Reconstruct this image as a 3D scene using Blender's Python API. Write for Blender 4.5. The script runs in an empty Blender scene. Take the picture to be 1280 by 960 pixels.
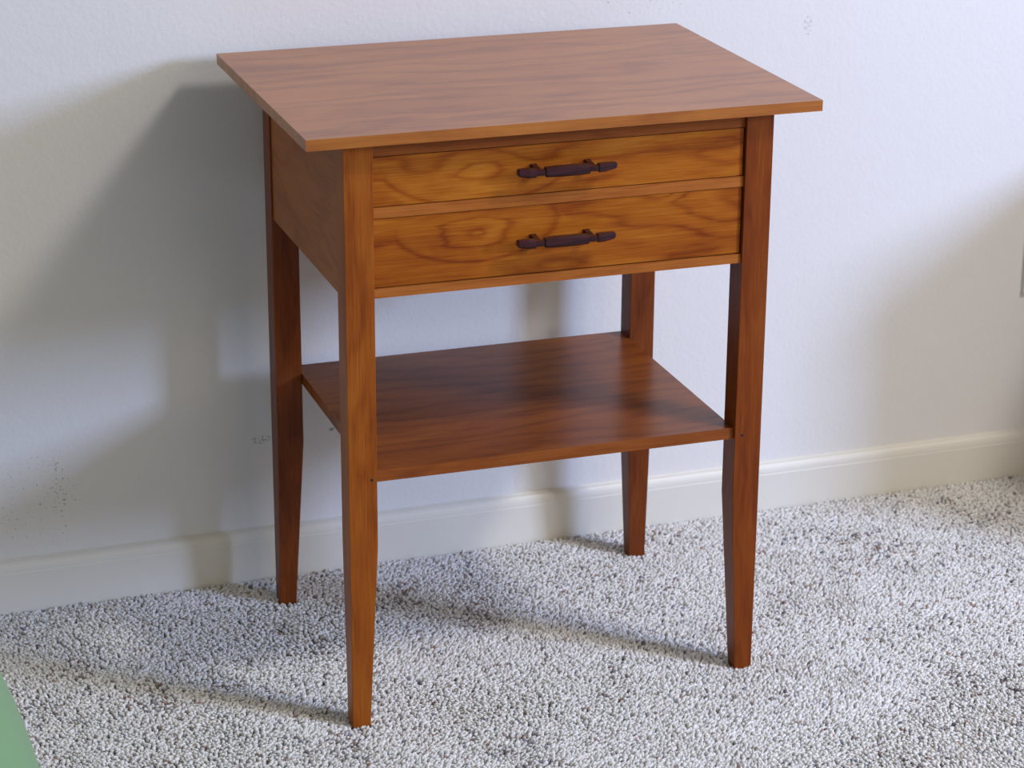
import bpy, bmesh, math, random
import numpy as np
from mathutils import Vector, Matrix
random.seed(4); R = math.radians
S = bpy.context.scene
col = S.collection

# ------------------------------------------------------------------ camera
yaw, pitch, roll = R(-18.878), R(-20.1146), R(0.3633)
fw = Vector((-math.sin(yaw)*math.cos(pitch), math.cos(yaw)*math.cos(pitch), math.sin(pitch)))
rt0 = Vector((math.cos(yaw), math.sin(yaw), 0)); up0 = rt0.cross(fw)
rt = rt0*math.cos(roll)+up0*math.sin(roll); up = -rt0*math.sin(roll)+up0*math.cos(roll)
cd = bpy.data.cameras.new('camera'); cam = bpy.data.objects.new('camera', cd); col.objects.link(cam)
m = Matrix((rt, up, -fw)).transposed().to_4x4(); m.translation = (-0.6589, -2.4828, 1.3567); cam.matrix_world = m
cd.sensor_fit = 'HORIZONTAL'; cd.sensor_width = 36.0; cd.lens = 36.0*3129.98/1280
cd.dof.use_dof = True; cd.dof.focus_distance = 2.85; cd.dof.aperture_fstop = 9
cd.clip_start = 0.05
S.camera = cam

# ------------------------------------------------------------------ light
w = bpy.data.worlds.new('world'); S.world = w; w.use_nodes = True
w.node_tree.nodes['Background'].inputs[0].default_value = (0.95, 0.98, 1.0, 1)
w.node_tree.nodes['Background'].inputs[1].default_value = 0.26

def area(name, loc, target, size, power, color):
    l = bpy.data.lights.new(name, 'AREA'); l.shape = 'RECTANGLE'; l.size, l.size_y = size; l.energy = power; l.color = color
    o = bpy.data.objects.new(name, l); col.objects.link(o); o.location = loc
    o.rotation_euler = (Vector(target)-Vector(loc)).to_track_quat('-Z', 'Y').to_euler()
    return o
# two bright windows to the right of the table: one high and neutral, one lower and blue
area('high_window_light', (2.2, -1.95, 3.35), (0.1, 0.4, 0.3), (0.55, 0.55), 58, (1.0, 0.94, 0.87))
area('low_window_light', (3.3, -2.4, 1.65), (0.2, 0.4, 0.4), (0.6, 0.75), 124, (0.50, 0.63, 1.0))
area('room_bounce', (1.5, -3.2, 1.6), (0.4, 0.2, 0.4), (2.2, 1.6), 21, (1.0, 0.77, 0.50))

S.view_settings.view_transform = 'Standard'; S.view_settings.look = 'None'
S.view_settings.gamma = 1; S.view_settings.exposure = 0.0

# ------------------------------------------------------------------ sizes (metres), from the table's front left foot
W, D, T, TB, ZT = 0.4972, 0.3701, 0.0328, 0.0214, 0.2193
OX, OF, OB, TH, HT = 0.0462, 0.0257, 0.0322, 0.0123, 0.70
U = HT-TH
ZS, HS, SF = 0.3091, 0.0137, 0.005
ZA = 0.5102
FLOOR = -0.012
ROOT = Vector((W/2, D/2, FLOOR))
WROT = R(0.6297); WY = 0.4437

# ------------------------------------------------------------------ helpers
def obj(name, bm, mat, parent=None, origin=(0, 0, 0), smooth=False, bevel=0):
    me = bpy.data.meshes.new(name)
    if bevel:
        es = [e for e in bm.edges if len(e.link_faces) == 2 and e.calc_face_angle(0) > R(20)]
        bmesh.ops.bevel(bm, geom=es, offset=bevel, segments=2, profile=0.6, affect='EDGES')
    bmesh.ops.recalc_face_normals(bm, faces=bm.faces)
    o3 = Vector(origin); bmesh.ops.translate(bm, verts=bm.verts, vec=-o3)
    if smooth:
        for f in bm.faces: f.smooth = True
    bm.to_mesh(me); bm.free()
    if mat: me.materials.append(mat)
    o = bpy.data.objects.new(name, me); col.objects.link(o)
    if parent:
        o.parent = parent
        o.location = o3 - wpos(parent)
    else: o.location = o3
    return o
def wpos(o):
    v = Vector(o.location)
    while o.parent: o = o.parent; v += o.location
    return v
def box(x0, x1, y0, y1, z0, z1, bm=None):
    bm = bm or bmesh.new()
    vs = [bm.verts.new(p) for p in ((x0,y0,z0),(x1,y0,z0),(x1,y1,z0),(x0,y1,z0),(x0,y0,z1),(x1,y0,z1),(x1,y1,z1),(x0,y1,z1))]
    for f in ((0,3,2,1),(4,5,6,7),(0,1,5,4),(1,2,6,5),(2,3,7,6),(3,0,4,7)): bm.faces.new([vs[i] for i in f])
    return bm
def prof(bm, pts, axis, a, b):
    """prism: pts 2D polygon extruded from a to b along axis"""
    def mk(p, t): return {'x': (t, p[0], p[1]), 'y': (p[0], t, p[1]), 'z': (p[0], p[1], t)}[axis]
    A = [bm.verts.new(mk(p, a)) for p in pts]; B = [bm.verts.new(mk(p, b)) for p in pts]
    n = len(pts)
    bm.faces.new(A); bm.faces.new(B[::-1])
    for i in range(n): bm.faces.new([A[i], A[(i+1) % n], B[(i+1) % n], B[i]])
    return bm
def loft(bm, rings):
    V = [[bm.verts.new(p) for p in r] for r in rings]; n = len(rings[0])
    for a, b in zip(V, V[1:]):
        for i in range(n): bm.faces.new([a[i], a[(i+1) % n], b[(i+1) % n], b[i]])
    bm.faces.new(V[0][::-1]); bm.faces.new(V[-1])
    return bm
def empty(name, loc, label, cat):
    o = bpy.data.objects.new(name, None); col.objects.link(o); o.location = loc
    o.empty_display_size = 0.1; o['label'] = label; o['category'] = cat
    return o

class NT:
    def __init__(s, name):
        s.m = bpy.data.materials.new(name); s.m.use_nodes = True; s.t = s.m.node_tree
        s.b = s.t.nodes['Principled BSDF']
    def n(s, typ, ins=None, **kw):
        x = s.t.nodes.new(typ)
        for k, v in kw.items(): setattr(x, k, v)
        for k, v in (ins or {}).items():
            if isinstance(v, bpy.types.NodeSocket): s.t.links.new(v, x.inputs[k])
            else: x.inputs[k].default_value = v
        return x
    def math(s, op, a, b=0.0, c=None, clamp=False):
        x = s.n('ShaderNodeMath', operation=op, use_clamp=clamp)
        for i, v in enumerate((a, b, c)):
            if v is None: continue
            if isinstance(v, bpy.types.NodeSocket): s.t.links.new(v, x.inputs[i])
            else: x.inputs[i].default_value = v
        return x.outputs[0]
    def noise(s, vec, scale, detail=3, rough=0.55, dist=0.0):
        return s.n('ShaderNodeTexNoise', {'Vector': vec, 'Scale': scale, 'Detail': detail, 'Roughness': rough, 'Distortion': dist}).outputs['Fac']
    def scale(s, vec, sc, loc=(0, 0, 0)):
        return s.n('ShaderNodeMapping', {'Vector': vec, 'Scale': sc, 'Location': loc}).outputs[0]
    def ramp(s, fac, stops):
        r = s.n('ShaderNodeValToRGB', {'Fac': fac}); e = r.color_ramp.elements
        while len(e) < len(stops): e.new(0.5)
        for x, (p, c) in zip(e, stops): x.position = p; x.color = (*c, 1)
        return r.outputs[0]
    def mix(s, fac, a, b, mode='MIX'):
        x = s.n('ShaderNodeMix', data_type='RGBA', blend_type=mode)
        for i, v in ((0, fac), (6, a), (7, b)):
            if isinstance(v, bpy.types.NodeSocket): s.t.links.new(v, x.inputs[i])
            else: x.inputs[i].default_value = v if i == 0 else (*v, 1)
        return x.outputs[2]
    def set(s, **kw):
        for k, v in kw.items():
            k = k.replace('_', ' ')
            if isinstance(v, bpy.types.NodeSocket): s.t.links.new(v, s.b.inputs[k])
            else: s.b.inputs[k].default_value = v
    def bump(s, h, strength, dist):
        x = s.n('ShaderNodeBump', {'Height': h, 'Strength': strength, 'Distance': dist})
        s.t.links.new(x.outputs[0], s.b.inputs['Normal'])

def wood(name, grain, dark, mid, light, knots=(), freq=26, seed=0.0, rough=0.27, coat=0.35, warp=1.2, contrast=1.0, spec=0.16):
    """grain: axis letter of the fibre direction; knots: (u, v, size) flat-sawn eyes in metres (object space)"""
    q = NT(name)
    tc = q.n('ShaderNodeTexCoord').outputs['Object']
    sp = q.n('ShaderNodeSeparateXYZ', {'Vector': tc}).outputs
    u, v, ww = {'x': (0, 2, 1), 'h': (0, 1, 2), 'z': (2, 0, 1), 'y': (1, 2, 0)}[grain]
    P = q.n('ShaderNodeCombineXYZ', {'X': sp[u], 'Y': sp[v], 'Z': sp[ww]}).outputs[0]
    P = q.n('ShaderNodeVectorMath', {0: P, 1: (seed, seed*0.37, seed*0.71)}, operation='ADD').outputs[0]
    big = q.noise(q.scale(P, (3.2, 13, 13)), 1.0, 3, 0.5)
    med = q.noise(q.scale(P, (9, 55, 55)), 1.0, 3, 0.6)
    field = q.math('MULTIPLY_ADD', sp[v], freq, q.math('MULTIPLY', big, 5.0*warp))
    for (ku, kv, ks) in knots:
        du = q.math('MULTIPLY', q.math('SUBTRACT', sp[u], ku), 0.42); dv = q.math('SUBTRACT', sp[v], kv)
        r = q.math('SQRT', q.math('ADD', q.math('MULTIPLY', du, du), q.math('MULTIPLY', dv, dv)))
        r = q.math('MULTIPLY_ADD', big, 0.050, r); r = q.math('MULTIPLY_ADD', med, 0.012, r)
        k = q.math('SUBTRACT', 1.0, q.math('DIVIDE', r, ks*2.2), clamp=True)
        k = q.math('SMOOTH_MIN', q.math('MULTIPLY', k, 3.0), 1.0, 0.3)
        rf = q.math('MULTIPLY', r, 72.0)
        field = q.math('ADD', q.math('MULTIPLY', field, q.math('SUBTRACT', 1.0, k)), q.math('MULTIPLY', rf, k))
    field = q.math('MULTIPLY_ADD', med, 0.8, field)
    band = q.math('MULTIPLY_ADD', q.math('SINE', q.math('MULTIPLY', field, 6.283)), 0.5, 0.5)
    line = q.math('POWER', band, 5.0)
    fib = q.noise(q.scale(P, (16, 620, 620)), 1.0, 2, 0.7)
    blot = q.noise(q.scale(P, (7, 20, 20), (3.1, 1, 2)), 1.0, 4, 0.6, 0.6)
    f = q.math('MULTIPLY_ADD', q.math('SUBTRACT', band, 0.5), -0.13*contrast, 0.5)
    f = q.math('MULTIPLY_ADD', q.math('SUBTRACT', blot, 0.5), 1.25*contrast, f)
    f = q.math('MULTIPLY_ADD', q.math('SUBTRACT', fib, 0.5), 0.8, f)
    f = q.math('MULTIPLY_ADD', line, -0.26*contrast, f, clamp=True)
    c = q.ramp(f, [(0.12, dark), (0.5, mid), (0.88, light)])
    q.set(Base_Color=c, Roughness=rough, Coat_Weight=coat, Coat_Roughness=0.16, Specular_IOR_Level=spec)
    q.bump(fib, 0.06, 0.0004)
    return q.m

def plain(name, c, rough=0.5, **kw):
    q = NT(name); tc = q.n('ShaderNodeTexCoord').outputs['Object']
    n = q.noise(tc, 30, 3)
    q.set(Base_Color=q.mix(q.math('MULTIPLY', n, 0.25), c, tuple(x*0.8 for x in c)), Roughness=rough, **kw)
    return q.m

OR_D, OR_M, OR_L = (0.20, 0.052, 0.009), (0.40, 0.135, 0.022), (0.56, 0.235, 0.048)
BR_D, BR_M, BR_L = (0.115, 0.026, 0.007), (0.235, 0.062, 0.013), (0.36, 0.115, 0.025)
ox, oz = W/2, -FLOOR
def loc(x, y=0, z=0): return (x-ROOT.x, y-ROOT.y, z-ROOT.z)
M_TOP = wood('cherry_tabletop', 'h', (0.25, 0.070, 0.010), (0.37, 0.120, 0.016), (0.46, 0.17, 0.026), seed=1.3, rough=0.32, coat=0.18, spec=0.4, freq=22, warp=0.7, contrast=0.75)
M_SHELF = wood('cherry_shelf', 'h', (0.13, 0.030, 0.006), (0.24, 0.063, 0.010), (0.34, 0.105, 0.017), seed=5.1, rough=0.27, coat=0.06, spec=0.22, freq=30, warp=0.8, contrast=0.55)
M_LEG = wood('cherry_leg', 'z', (0.19, 0.042, 0.005), (0.30, 0.078, 0.008), (0.40, 0.135, 0.016), seed=2.2, freq=34, rough=0.36, coat=0.0, contrast=0.5)
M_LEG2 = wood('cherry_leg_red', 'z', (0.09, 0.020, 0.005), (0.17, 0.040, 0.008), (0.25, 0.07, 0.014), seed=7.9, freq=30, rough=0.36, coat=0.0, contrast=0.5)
M_LEG3 = wood('cherry_leg_warm', 'z', (0.125, 0.024, 0.004), (0.200, 0.044, 0.006), (0.28, 0.080, 0.012), seed=3.6, freq=34, rough=0.36, coat=0.0, contrast=0.5)
M_RAIL = wood('cherry_rail', 'x', (0.24, 0.062, 0.010), (0.37, 0.115, 0.020), (0.47, 0.17, 0.034), seed=3.7, freq=30, rough=0.36, coat=0.0, contrast=0.4)
M_TOPRAIL = wood('cherry_top_rail', 'x', (0.14, 0.032, 0.006), (0.24, 0.066, 0.011), (0.31, 0.10, 0.018), seed=6.6, freq=30, rough=0.36, coat=0.0, contrast=0.4)  # darker, redder cherry with the shade under the tabletop put into its colour
M_SIDE = wood('cherry_side', 'y', (0.21, 0.060, 0.014), (0.33, 0.105, 0.025), (0.42, 0.15, 0.038), seed=4.4, freq=12, rough=0.40, coat=0.0, contrast=0.5)
M_HANDLE = wood('purple_hardwood', 'x', (0.014, 0.004, 0.006), (0.045, 0.008, 0.011), (0.09, 0.014, 0.018), seed=9.2, freq=90, rough=0.28, coat=0.4)
M_PEG = plain('dark_peg', (0.015, 0.006, 0.004), 0.5)

# ------------------------------------------------------------------ setting: wall, baseboard, floor
def wall_material():
    q = NT('painted_plaster'); tc = q.n('ShaderNodeTexCoord').outputs['Object']
    n1 = q.noise(tc, 160, 3, 0.5); n2 = q.noise(tc, 45, 2, 0.5)
    base = q.mix(q.noise(tc, 2.5, 3), (0.76, 0.76, 0.765), (0.79, 0.79, 0.79))
    sp = q.n('ShaderNodeSeparateXYZ', {'Vector': tc}).outputs
    # scuffs: clusters of tiny dark specks and two short rubs (wear that belongs to the paint)
    fac = None
    for (cx, cz, rx, rz, sc, th, amp) in ((-0.285, 0.138, 0.055, 0.062, 300, 0.645, 0.75), (-0.258, 0.16, 0.010, 0.045, 260, 0.60, 0.6), (0.52, 0.722, 0.075, 0.016, 210, 0.63, 0.5),
                                     (0.004, 0.186, 0.013, 0.005, 300, 0.50, 0.55), (0.75, 0.674, 0.006, 0.012, 250, 0.52, 0.35), (0.097, 0.189, 0.004, 0.002, 200, 0.42, 0.7),
                                     (0.40, 0.155, 0.12, 0.012, 170, 0.70, 0.6), (0.93, 0.115, 0.10, 0.014, 160, 0.72, 0.6)):
        a = q.math('DIVIDE', q.math('SUBTRACT', sp[0], cx), rx); b = q.math('DIVIDE', q.math('SUBTRACT', sp[2], cz), rz)
        r = q.math('ADD', q.math('MULTIPLY', a, a), q.math('MULTIPLY', b, b))
        mask = q.math('MULTIPLY', q.math('SUBTRACT', 1.25, r, clamp=True), 3.0, clamp=True)
        s = q.math('MULTIPLY', q.math('SUBTRACT', q.noise(tc, sc, 2, 0.5), th), 14.0, clamp=True)
        s = q.math('MULTIPLY', q.math('MULTIPLY', s, mask), amp)
        fac = s if fac is None else q.math('MAXIMUM', fac, s)
    q.set(Base_Color=q.mix(fac, base, (0.13, 0.15, 0.18)), Roughness=0.62, Specular_IOR_Level=0.3)
    q.bump(q.math('ADD', n1, n2), 0.30, 0.0016)
    return q.m
wall = obj('wall_back', box(-2.6, 3.2, 0, 0.1, FLOOR, 2.45), wall_material(), origin=(0, 0, 0))
wall.location = (0, WY/math.cos(WROT), 0); wall.rotation_euler.z = WROT; wall['kind'] = 'structure'

qb = NT('cream_trim_paint'); tcb = qb.n('ShaderNodeTexCoord').outputs['Object']
qb.set(Base_Color=qb.mix(qb.noise(tcb, 6, 4), (0.74, 0.725, 0.665), (0.79, 0.775, 0.71)), Roughness=0.38)
qb.bump(qb.noise(qb.scale(tcb, (6, 60, 60)), 1, 3), 0.08, 0.001)
bt, bb, bb2 = 0.0119, 0.066, 0.0505
pts = [(0, FLOOR), (-bt, FLOOR), (-bt, bb2-0.001)]
for i in range(7):
    a = i/6*math.pi/2
    pts.append((-bt+0.0005+(bt-0.0035)*(1-math.cos(a)), bb2+(bb-bb2-0.001)*math.sin(a)))
pts += [(-0.0022, bb), (0, bb)]
base = obj('baseboard_back', prof(bmesh.new(), pts, 'x', -2.6, 3.2), qb.m)
base.location = wall.location; base.rotation_euler.z = WROT; base['kind'] = 'structure'
for p in base.data.polygons: p.use_smooth = False

qf = NT('carpet_backing'); tcf = qf.n('ShaderNodeTexCoord').outputs['Object']
nf = qf.noise(tcf, 240, 3, 0.7); nf2 = qf.noise(tcf, 14, 4, 0.6)
qf.set(Base_Color=qf.ramp(qf.math('MULTIPLY_ADD', nf2, 0.3, nf), [(0.35, (0.25, 0.22, 0.21)), (0.6, (0.52, 0.50, 0.50)), (0.8, (0.66, 0.65, 0.65))]), Roughness=0.95, Specular_IOR_Level=0.1)
qf.bump(nf, 1.0, 0.008)
floor = obj('floor', box(-2.6, 3.2, -3.6, 0.5, FLOOR-0.06, FLOOR), qf.m); floor['kind'] = 'structure'

# ---- carpet pile: real tufts (about 110,000) over the floor the camera can see, one countless mesh
CX0, CY0 = 1.25, -0.06                     # footprint corner of the added cabinet at the right
def carpet():
    rng = np.random.default_rng(11)
    p = 0.0038
    x0, x1, y0, y1 = -0.72, 1.36, -0.62, 0.445
    gx, gy = np.meshgrid(np.arange(x0, x1, p), np.arange(y0, y1, p))
    X = gx.ravel()+rng.uniform(-.5, .5, gx.size)*p; Y = gy.ravel()+rng.uniform(-.5, .5, gx.size)*p
    ywall = WY+X*math.tan(WROT)-bt-0.001
    keep = Y < ywall
    for lx, ly in ((0, 0), (W-TB, 0), (0, D-TB), (W-TB, D-TB)):
        keep &= ~((X > lx-.0005) & (X < lx+TB+.0005) & (Y > ly-.0005) & (Y < ly+TB+.0005))
    keep &= (np.hypot(X+.776, Y+.4) > .30) & ~((X > CX0) & (Y > CY0))
    X, Y = X[keep], Y[keep]; n = len(X)
    def field(s, k, seed):                     # smooth value noise on a lattice
        r = np.random.default_rng(seed); tot = 0; amp = 1; nn = 0
        for o in range(k):
            g = r.uniform(-1, 1, (600, 600)); fx = (X+3)/s; fy = (Y+3)/s
            ix, iy = np.floor(fx).astype(int), np.floor(fy).astype(int); tx, ty = fx-ix, fy-iy
            tx = tx*tx*(3-2*tx); ty = ty*ty*(3-2*ty); ix %= 599; iy %= 599
            tot = tot+amp*((g[ix, iy]*(1-tx)+g[ix+1, iy]*tx)*(1-ty)+(g[ix, iy+1]*(1-tx)+g[ix+1, iy+1]*tx)*ty)
            nn += amp; amp *= .6; s /= 2.1
        return tot/nn
    lean_a = field(.30, 3, 1)*math.pi*1.3-1.0; lean_m = .0035+.0022*field(.12, 2, 2)
    part = np.clip(field(.085, 3, 3)*1.9-.42, 0, 1)           # places where the pile parts
    big = field(.22, 3, 5)
    h = .0112+.0007*rng.standard_normal(n)-.0016*part+.0008*field(.05, 2, 4)
    wd = .0026*(1+.16*rng.standard_normal(n)).clip(.6, 1.4)
    lx = lean_m*np.cos(lean_a)+rng.standard_normal(n)*.0017; ly = lean_m*np.sin(lean_a)+rng.standard_normal(n)*.0017
    rot = rng.uniform(0, math.pi/2, n)
    V = np.empty((n, 9, 3), np.float32)
    for k in range(4):
        a = rot+k*math.pi/2
        V[:, k, 0] = X+wd*.62*np.cos(a); V[:, k, 1] = Y+wd*.62*np.sin(a); V[:, k, 2] = FLOOR-.0005
        a = a+.5
        V[:, 4+k, 0] = X+wd*np.cos(a)+lx*.6; V[:, 4+k, 1] = Y+wd*np.sin(a)+ly*.6; V[:, 4+k, 2] = FLOOR+h*.80
    V[:, 8, 0] = X+lx; V[:, 8, 1] = Y+ly; V[:, 8, 2] = FLOOR+h
    tri = []
    for k in range(4):
        j = (k+1) % 4
        tri += [(k, j, 4+j), (k, 4+j, 4+k), (4+k, 4+j, 8)]
    tri = np.array(tri, np.int32)
    Fc = (tri[None]+(np.arange(n, dtype=np.int32)*9)[:, None, None]).reshape(-1)
    nt = n*12
    me = bpy.data.meshes.new('carpet_pile')
    me.vertices.add(n*9); me.vertices.foreach_set('co', V.reshape(-1))
    me.loops.add(nt*3); me.loops.foreach_set('vertex_index', Fc)
    me.polygons.add(nt); me.polygons.foreach_set('loop_start', np.arange(0, nt*3, 3, dtype=np.int32))
    me.polygons.foreach_set('use_smooth', np.ones(nt, bool))
    me.update(calc_edges=True)
    # yarn colour: pale grey-white wool with taupe, slate and rust flecks
    t = rng.random(n); base = np.array([.755, .745, .725])[None]*np.ones((n, 1))
    base *= (1+.10*rng.standard_normal(n))[:, None].clip(.7, 1.25)
    fl = np.clip(.035+.26*part+.03*big, .015, .5)
    pal = np.array([[.30, .25, .225], [.24, .25, .31], [.36, .24, .20], [.20, .17, .17], [.42, .40, .40]])
    pick = rng.integers(0, 5, n); m = t < fl
    base[m] = pal[pick[m]]
    base *= (1-.08*part)[:, None]
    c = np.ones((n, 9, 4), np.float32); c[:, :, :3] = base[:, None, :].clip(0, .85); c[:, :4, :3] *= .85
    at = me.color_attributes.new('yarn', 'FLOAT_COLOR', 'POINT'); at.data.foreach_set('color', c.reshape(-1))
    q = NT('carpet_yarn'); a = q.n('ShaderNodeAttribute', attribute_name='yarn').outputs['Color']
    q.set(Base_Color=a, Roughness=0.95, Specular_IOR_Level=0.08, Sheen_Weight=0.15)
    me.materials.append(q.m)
    o = bpy.data.objects.new('carpet_pile', me); col.objects.link(o); o.parent = floor
    o['kind'] = 'stuff'; o['label'] = 'pale grey flecked cut pile of the carpet'
    return o
carpet()

# ------------------------------------------------------------------ the side table
tb = empty('side_table', ROOT, 'cherry wood side table with two drawers, a lower shelf and tapered legs', 'table')
bev = 0.0011
# tabletop: square edged board with softened arrises
obj('tabletop', box(-OX, W+OX, -OF, D+OB, U, HT), M_TOP, tb, origin=(W/2, D/2, U), bevel=0.0012)

def leg(ix, iy, mat):
    """square above, the two inner faces tapering below the shelf"""
    sx = 1 if ix == 0 else -1; sy = 1 if iy == 0 else -1
    ax = 0 if ix == 0 else W; ay = 0 if iy == 0 else D
    zb = FLOOR; tbm = TB-(T-TB)*(-FLOOR)/ZT
    rings = []
    for z, t in ((zb, tbm), (ZT*0.5, (TB+T)/2), (ZT, T), (0.40, T), (U, T)):
        rings.append([(ax, ay, z), (ax+sx*t, ay, z), (ax+sx*t, ay+sy*t, z), (ax, ay+sy*t, z)])
    bm = loft(bmesh.new(), rings)
    bmesh.ops.recalc_face_normals(bm, faces=bm.faces)
    return obj('leg', bm, mat, tb, origin=(ax+sx*T/2, ay+sy*T/2, FLOOR), bevel=0.0009)
legs = {}
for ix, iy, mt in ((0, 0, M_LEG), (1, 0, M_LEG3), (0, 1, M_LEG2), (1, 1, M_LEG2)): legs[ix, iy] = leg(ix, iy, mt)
# small dark pegs that pin the shelf through the front legs
for px, k in ((0.0266, 0), (0.4737, 1)):
    for iy in (0, 1):
        bm = bmesh.new(); y = -0.0004 if iy == 0 else D+0.0004; s = 1 if iy == 0 else -1
        n = 14
        loft(bm, [[(px+r*math.cos(i/n*2*math.pi), y+s*dy, 0.3005+r*math.sin(i/n*2*math.pi)) for i in range(n)] for dy, r in ((0.004, 0.0019), (0.0003, 0.0019), (0, 0.0015))])
        p = obj('peg', bm, M_PEG, legs[k, iy], origin=(px, y, 0.3005))
        if iy == 0: p['label'] = 'small dark peg pinning the shelf'

RA = 0.004
# rails between the front legs
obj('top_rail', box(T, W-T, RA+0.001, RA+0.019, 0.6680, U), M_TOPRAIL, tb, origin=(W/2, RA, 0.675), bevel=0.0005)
obj('middle_rail', box(T, W-T, RA, RA+0.019, 0.5998, 0.6118), M_RAIL, tb, origin=(W/2, RA, 0.6), bevel=0.0006)
obj('bottom_rail', box(T, W-T, RA-0.0005, RA+0.019, ZA, 0.5209), M_RAIL, tb, origin=(W/2, RA, 0.51), bevel=0.0006)
# side and back aprons
AI = 0.0022
obj('side_panel', box(AI, AI+0.018, T, D-T, ZA-0.001, U), M_SIDE, tb, origin=(AI, D/2, 0.59), bevel=0.0006)
obj('side_panel', box(W-AI-0.018, W-AI, T, D-T, ZA-0.001, U), M_SIDE, tb, origin=(W-AI, D/2, 0.59), bevel=0.0006)
obj('back_panel', box(T, W-T, D-0.021, D-0.003, ZA, U), M_SIDE, tb, origin=(W/2, D, 0.59), bevel=0.0006)
# shelf between the legs
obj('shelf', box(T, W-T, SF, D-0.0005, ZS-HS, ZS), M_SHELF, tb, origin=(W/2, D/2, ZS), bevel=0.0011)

def handle(parent, cx, cz):
    """faceted bar: blunt end blocks, slim necks over the posts, thick middle grip"""
    bm = bmesh.new(); yb = -0.0170
    L = [(-0.0572, .0026, .0030), (-0.0555, .0040, .0042), (-0.044, .0051, .0048), (-0.0362, .0048, .0047), (-0.0350, .0033, .0036), (-0.0262, .0033, .0036),
         (-0.0250, .0052, .0050), (-0.012, .0057, .0053), (0, .0058, .0054), (0.012, .0057, .0053), (0.0250, .0052, .0050), (0.0262, .0033, .0036), (0.0350, .0033, .0036),
         (0.0362, .0048, .0047), (0.044, .0047, .0045), (0.0555, .0036, .0036), (0.0572, .0024, .0026)]
    rings = []
    for x, hz, hy in L:
        c = 0.35
        pts = [(-1, -1+c), (-1, 1-c), (-1+c, 1), (1-c, 1), (1, 1-c), (1, -1+c), (1-c, -1), (-1+c, -1)]
        up_ = 0.0016*max(0, (abs(x)-0.040)/0.017)
        rings.append([(cx+x, yb+a*hy, cz+up_+b*hz) for a, b in pts])
    loft(bm, rings)
    bar = obj('handle', bm, M_HANDLE, parent, origin=(cx, yb, cz))
    bar['label'] = 'dark purple-brown wooden bar handle'
    for s in (-1, 1):
        bm = bmesh.new(); px = cx+s*0.0312
        rr = []
        for y, hw, hz in ((yb+0.001, .0026, .0026), (yb+0.008, .0026, .0030), (RA-0.004, .0030, .0036), (RA+0.002, .0038, .0042)):
            rr.append([(px-hw, y, cz-hz), (px+hw, y, cz-hz), (px+hw, y, cz+hz), (px-hw, y, cz+hz)])
        loft(bm, rr)
        # joined to the bar: one carved piece of wood
        me = bpy.data.meshes.new('tmp'); bmesh.ops.recalc_face_normals(bm, faces=bm.faces); bmesh.ops.translate(bm, verts=bm.verts, vec=-wpos(bar)); bm.to_mesh(me); bm.free()
        b2 = bmesh.new(); b2.from_mesh(bar.data); b2.from_mesh(me); b2.to_mesh(bar.data); b2.free(); bpy.data.meshes.remove(me)
    return bar

for z0, z1, kn, sd in ((0.6127, 0.6670, ((0.154, 0.645, 0.034),), 6.3), (0.5222, 0.5989, ((0.150, 0.573, 0.030), (0.37, 0.60, 0.022)), 8.8)):
    zc = (z0+z1)/2
    kk = tuple((a-W/2, b-zc, c) for a, b, c in kn)
    mt = wood('cherry_drawer', 'x', (0.19, 0.036, 0.003), (0.335, 0.090, 0.006), (0.47, 0.170, 0.016), knots=kk, seed=sd, freq=24, rough=0.36, coat=0.0, contrast=0.75)
    dr = obj('drawer', box(T+0.0010, W-T-0.0014, RA+0.0012, RA+0.019, z0, z1), mt, tb, origin=(W/2, RA, zc), bevel=0.0007)
    # drawer box behind the front
    bm = box(T+0.006, T+0.016, RA+0.018, D-0.03, z0+0.003, z1-0.006)
    box(W-T-0.016, W-T-0.006, RA+0.018, D-0.03, z0+0.003, z1-0.006, bm); box(T+0.016, W-T-0.016, D-0.04, D-0.03, z0+0.003, z1-0.006, bm); box(T+0.016, W-T-0.016, RA+0.018, D-0.04, z0+0.004, z0+0.010, bm)
    obj('drawer_box', bm, M_RAIL, dr, origin=(W/2, D/2, zc))
    handle(dr, 0.2460, 0.6420 if z0 > 0.6 else 0.5625)

# ------------------------------------------------------------------ power outlet at the right edge
pl = plain('ivory_plastic', (0.68, 0.66, 0.60), 0.4); dk = plain('slot_dark', (0.02, 0.02, 0.02), 0.6)
ang = WROT; ex, ez = 1.1365, 0.328
yw = (WY+ex*math.sin(ang))/math.cos(ang)
ou = empty('power_outlet', (ex, yw, ez), 'ivory duplex power outlet on the wall at the right edge', 'outlet'); ou.rotation_euler.z = ang
def lobj(name, bm, mat, parent, **kw):
    o = obj(name, bm, mat, None, **kw); o.parent = parent; return o
lobj('cover_plate', box(-.035, .035, -.0055, 0, -.057, .057), pl, ou, bevel=0.0022)
for s in (-1, 1):
    bm = bmesh.new(); n = 20
    loft(bm, [[(r*.0165*math.cos(i/n*6.2832), y, s*.0195+r*.0145*math.sin(i/n*6.2832)) for i in range(n)] for y, r in ((-.005, 1), (-.007, 1), (-.0074, .95))])
    k = lobj('socket', bm, pl, ou)
    for sx in (-1, 1): 
        b = box(sx*.0062-.0009, sx*.0062+.0009, -.0078, -.0072, s*.0195-.001, s*.0195+.0065)
        o = lobj('slot', b, dk, k)
bm = bmesh.new(); n = 12
loft(bm, [[(.0028*math.cos(i/n*6.2832), y, .0028*math.sin(i/n*6.2832)) for i in range(n)] for y in (-.0052, -.0066)])
lobj('screw', bm, plain('steel', (0.5, 0.5, 0.48), 0.35, Metallic=1.0), ou)

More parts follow.
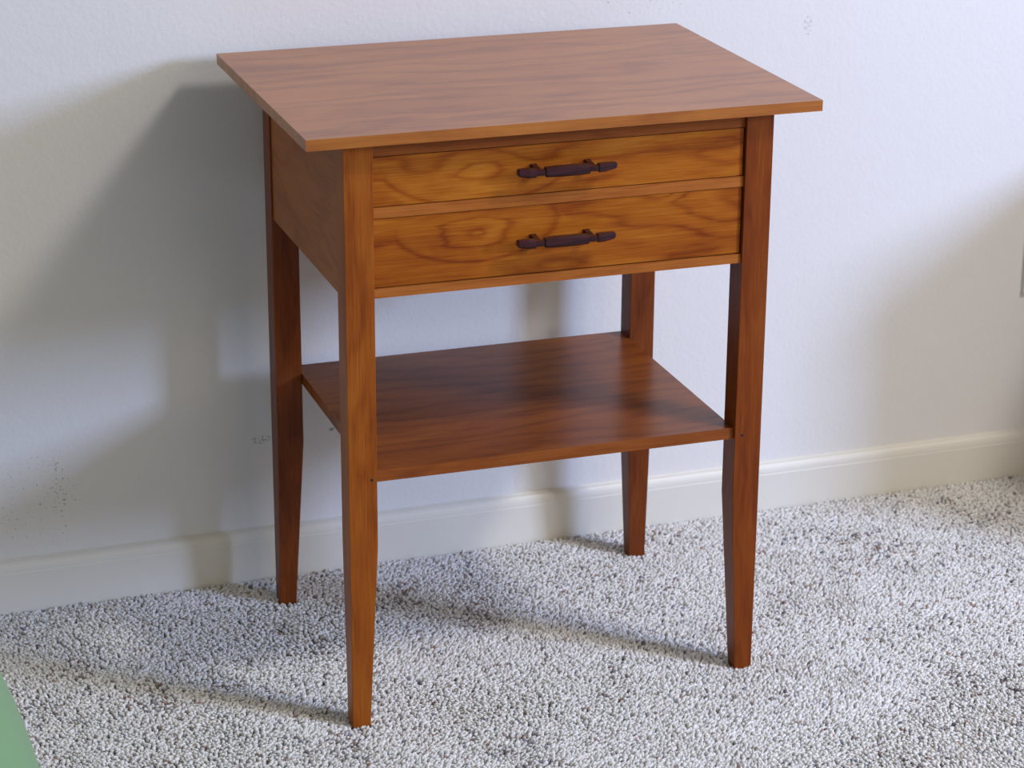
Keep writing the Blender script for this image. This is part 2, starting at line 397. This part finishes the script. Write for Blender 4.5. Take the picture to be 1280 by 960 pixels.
# ------------------------------------------------------------------ green beanbag, its side just entering the frame
qg = NT('green_canvas'); tg = qg.n('ShaderNodeTexCoord').outputs['Object']
qg.set(Base_Color=qg.mix(qg.noise(tg, 5, 3), (0.155, 0.30, 0.135), (0.175, 0.33, 0.155)), Roughness=0.8, Sheen_Weight=0.2)
qg.bump(qg.noise(tg, 500, 2), 0.2, 0.0008)
GX, GY = -0.764, -0.40
gb = empty('beanbag_chair', (GX, GY, FLOOR+0.006), 'green fabric beanbag, only its side showing at lower left', 'beanbag')
prf = [(1.1*a, 1.1*b-0.006) for a, b in [(0.0, -0.004), (0.20, -0.002), (0.29, 0.02), (0.335, 0.08), (0.345, 0.15), (0.325, 0.25), (0.28, 0.36), (0.225, 0.46), (0.165, 0.55), (0.10, 0.62), (0.05, 0.655), (0.0, 0.665)]]
bm = bmesh.new(); NN = 72; rows = []
fine = []
for (r0, z0), (r1, z1) in zip(prf, prf[1:]):
    for k in range(4): t = k/4; fine.append((r0+(r1-r0)*t, z0+(z1-z0)*t))
for r, z in fine[1:]:
    rows.append([(r*(1-0.022*abs(math.cos(3*a))**12*(1 if z > .02 else 0))*math.cos(a), r*(1-0.022*abs(math.cos(3*a))**12)*math.sin(a), z) for a in [i/NN*2*math.pi for i in range(NN)]])
loft(bm, rows)
body = lobj('cover', bm, qg.m, gb, smooth=True)
mod = body.modifiers.new('s', 'SMOOTH'); mod.iterations = 6; mod.factor = 0.6
for k in range(3):                              # stitched seam cords over the top
    bm = bmesh.new(); rr = []
    for s in (1,):
        pass
    pth = [(r, z) for r, z in prf[3:-1]]
    a = math.pi/6+k*math.pi/3
    path = [Vector((r*0.985*math.cos(a), r*0.985*math.sin(a), z)) for r, z in pth]+[Vector((-r*0.985*math.cos(a), -r*0.985*math.sin(a), z)) for r, z in pth[::-1]]
    for i, p in enumerate(path):
        d = (path[min(i+1, len(path)-1)]-path[max(i-1, 0)]).normalized(); s1 = Vector((-math.sin(a), math.cos(a), 0)); s2 = d.cross(s1)
        rr.append([tuple(p+(s1*math.cos(t)+s2*math.sin(t))*0.004) for t in [j/6*6.2832 for j in range(6)]])
    loft(bm, rr); lobj('seam', bm, qg.m, gb, smooth=True)

# ------------------------------------------------------------------ unseen low cabinet, added beyond the frame to cast the shadow on the right of the wall
M_OAK = wood('shadow_cabinet_oak', 'z', (0.34, 0.20, 0.09), (0.48, 0.30, 0.14), (0.58, 0.38, 0.19), seed=12.0, freq=28, rough=0.45, coat=0.1, contrast=0.5)  # warm oak tone picked to bounce onto the wall beside it
cw, cdp, ch = 0.70, 0.49, 0.52
cb = empty('shadow_cabinet', (CX0, CY0, FLOOR), 'unseen low oak cabinet, added right of the outlet to shade the wall', 'cabinet')
lobj('body', box(0.01, cw-0.01, 0.012, cdp, 0.05, ch-0.02-FLOOR), M_OAK, cb, bevel=0.002)
lobj('top', box(0, cw, 0, cdp, ch-0.02-FLOOR, ch-FLOOR), M_OAK, cb, bevel=0.003)
lobj('plinth', box(0.03, cw-0.03, 0.04, cdp-0.02, 0, 0.05), M_OAK, cb)
for i in (0, 1):
    x0 = 0.02+i*(cw-0.04)/2+0.002; x1 = 0.02+(i+1)*(cw-0.04)/2-0.002
    dd = lobj('door', box(x0, x1, -0.006, 0.012, 0.06, ch-0.03-FLOOR), M_OAK, cb, bevel=0.002)
    bm = bmesh.new(); kx = x1-0.03 if i == 0 else x0+0.03; n = 16
    loft(bm, [[(kx+r_*math.cos(t), y, 0.36+r_*math.sin(t)) for t in [j/n*6.2832 for j in range(n)]] for y, r_ in ((-0.006, .006), (-0.016, .006), (-0.020, .013), (-0.028, .013), (-0.031, .008))])
    lobj('knob', bm, M_PEG, dd, smooth=True)
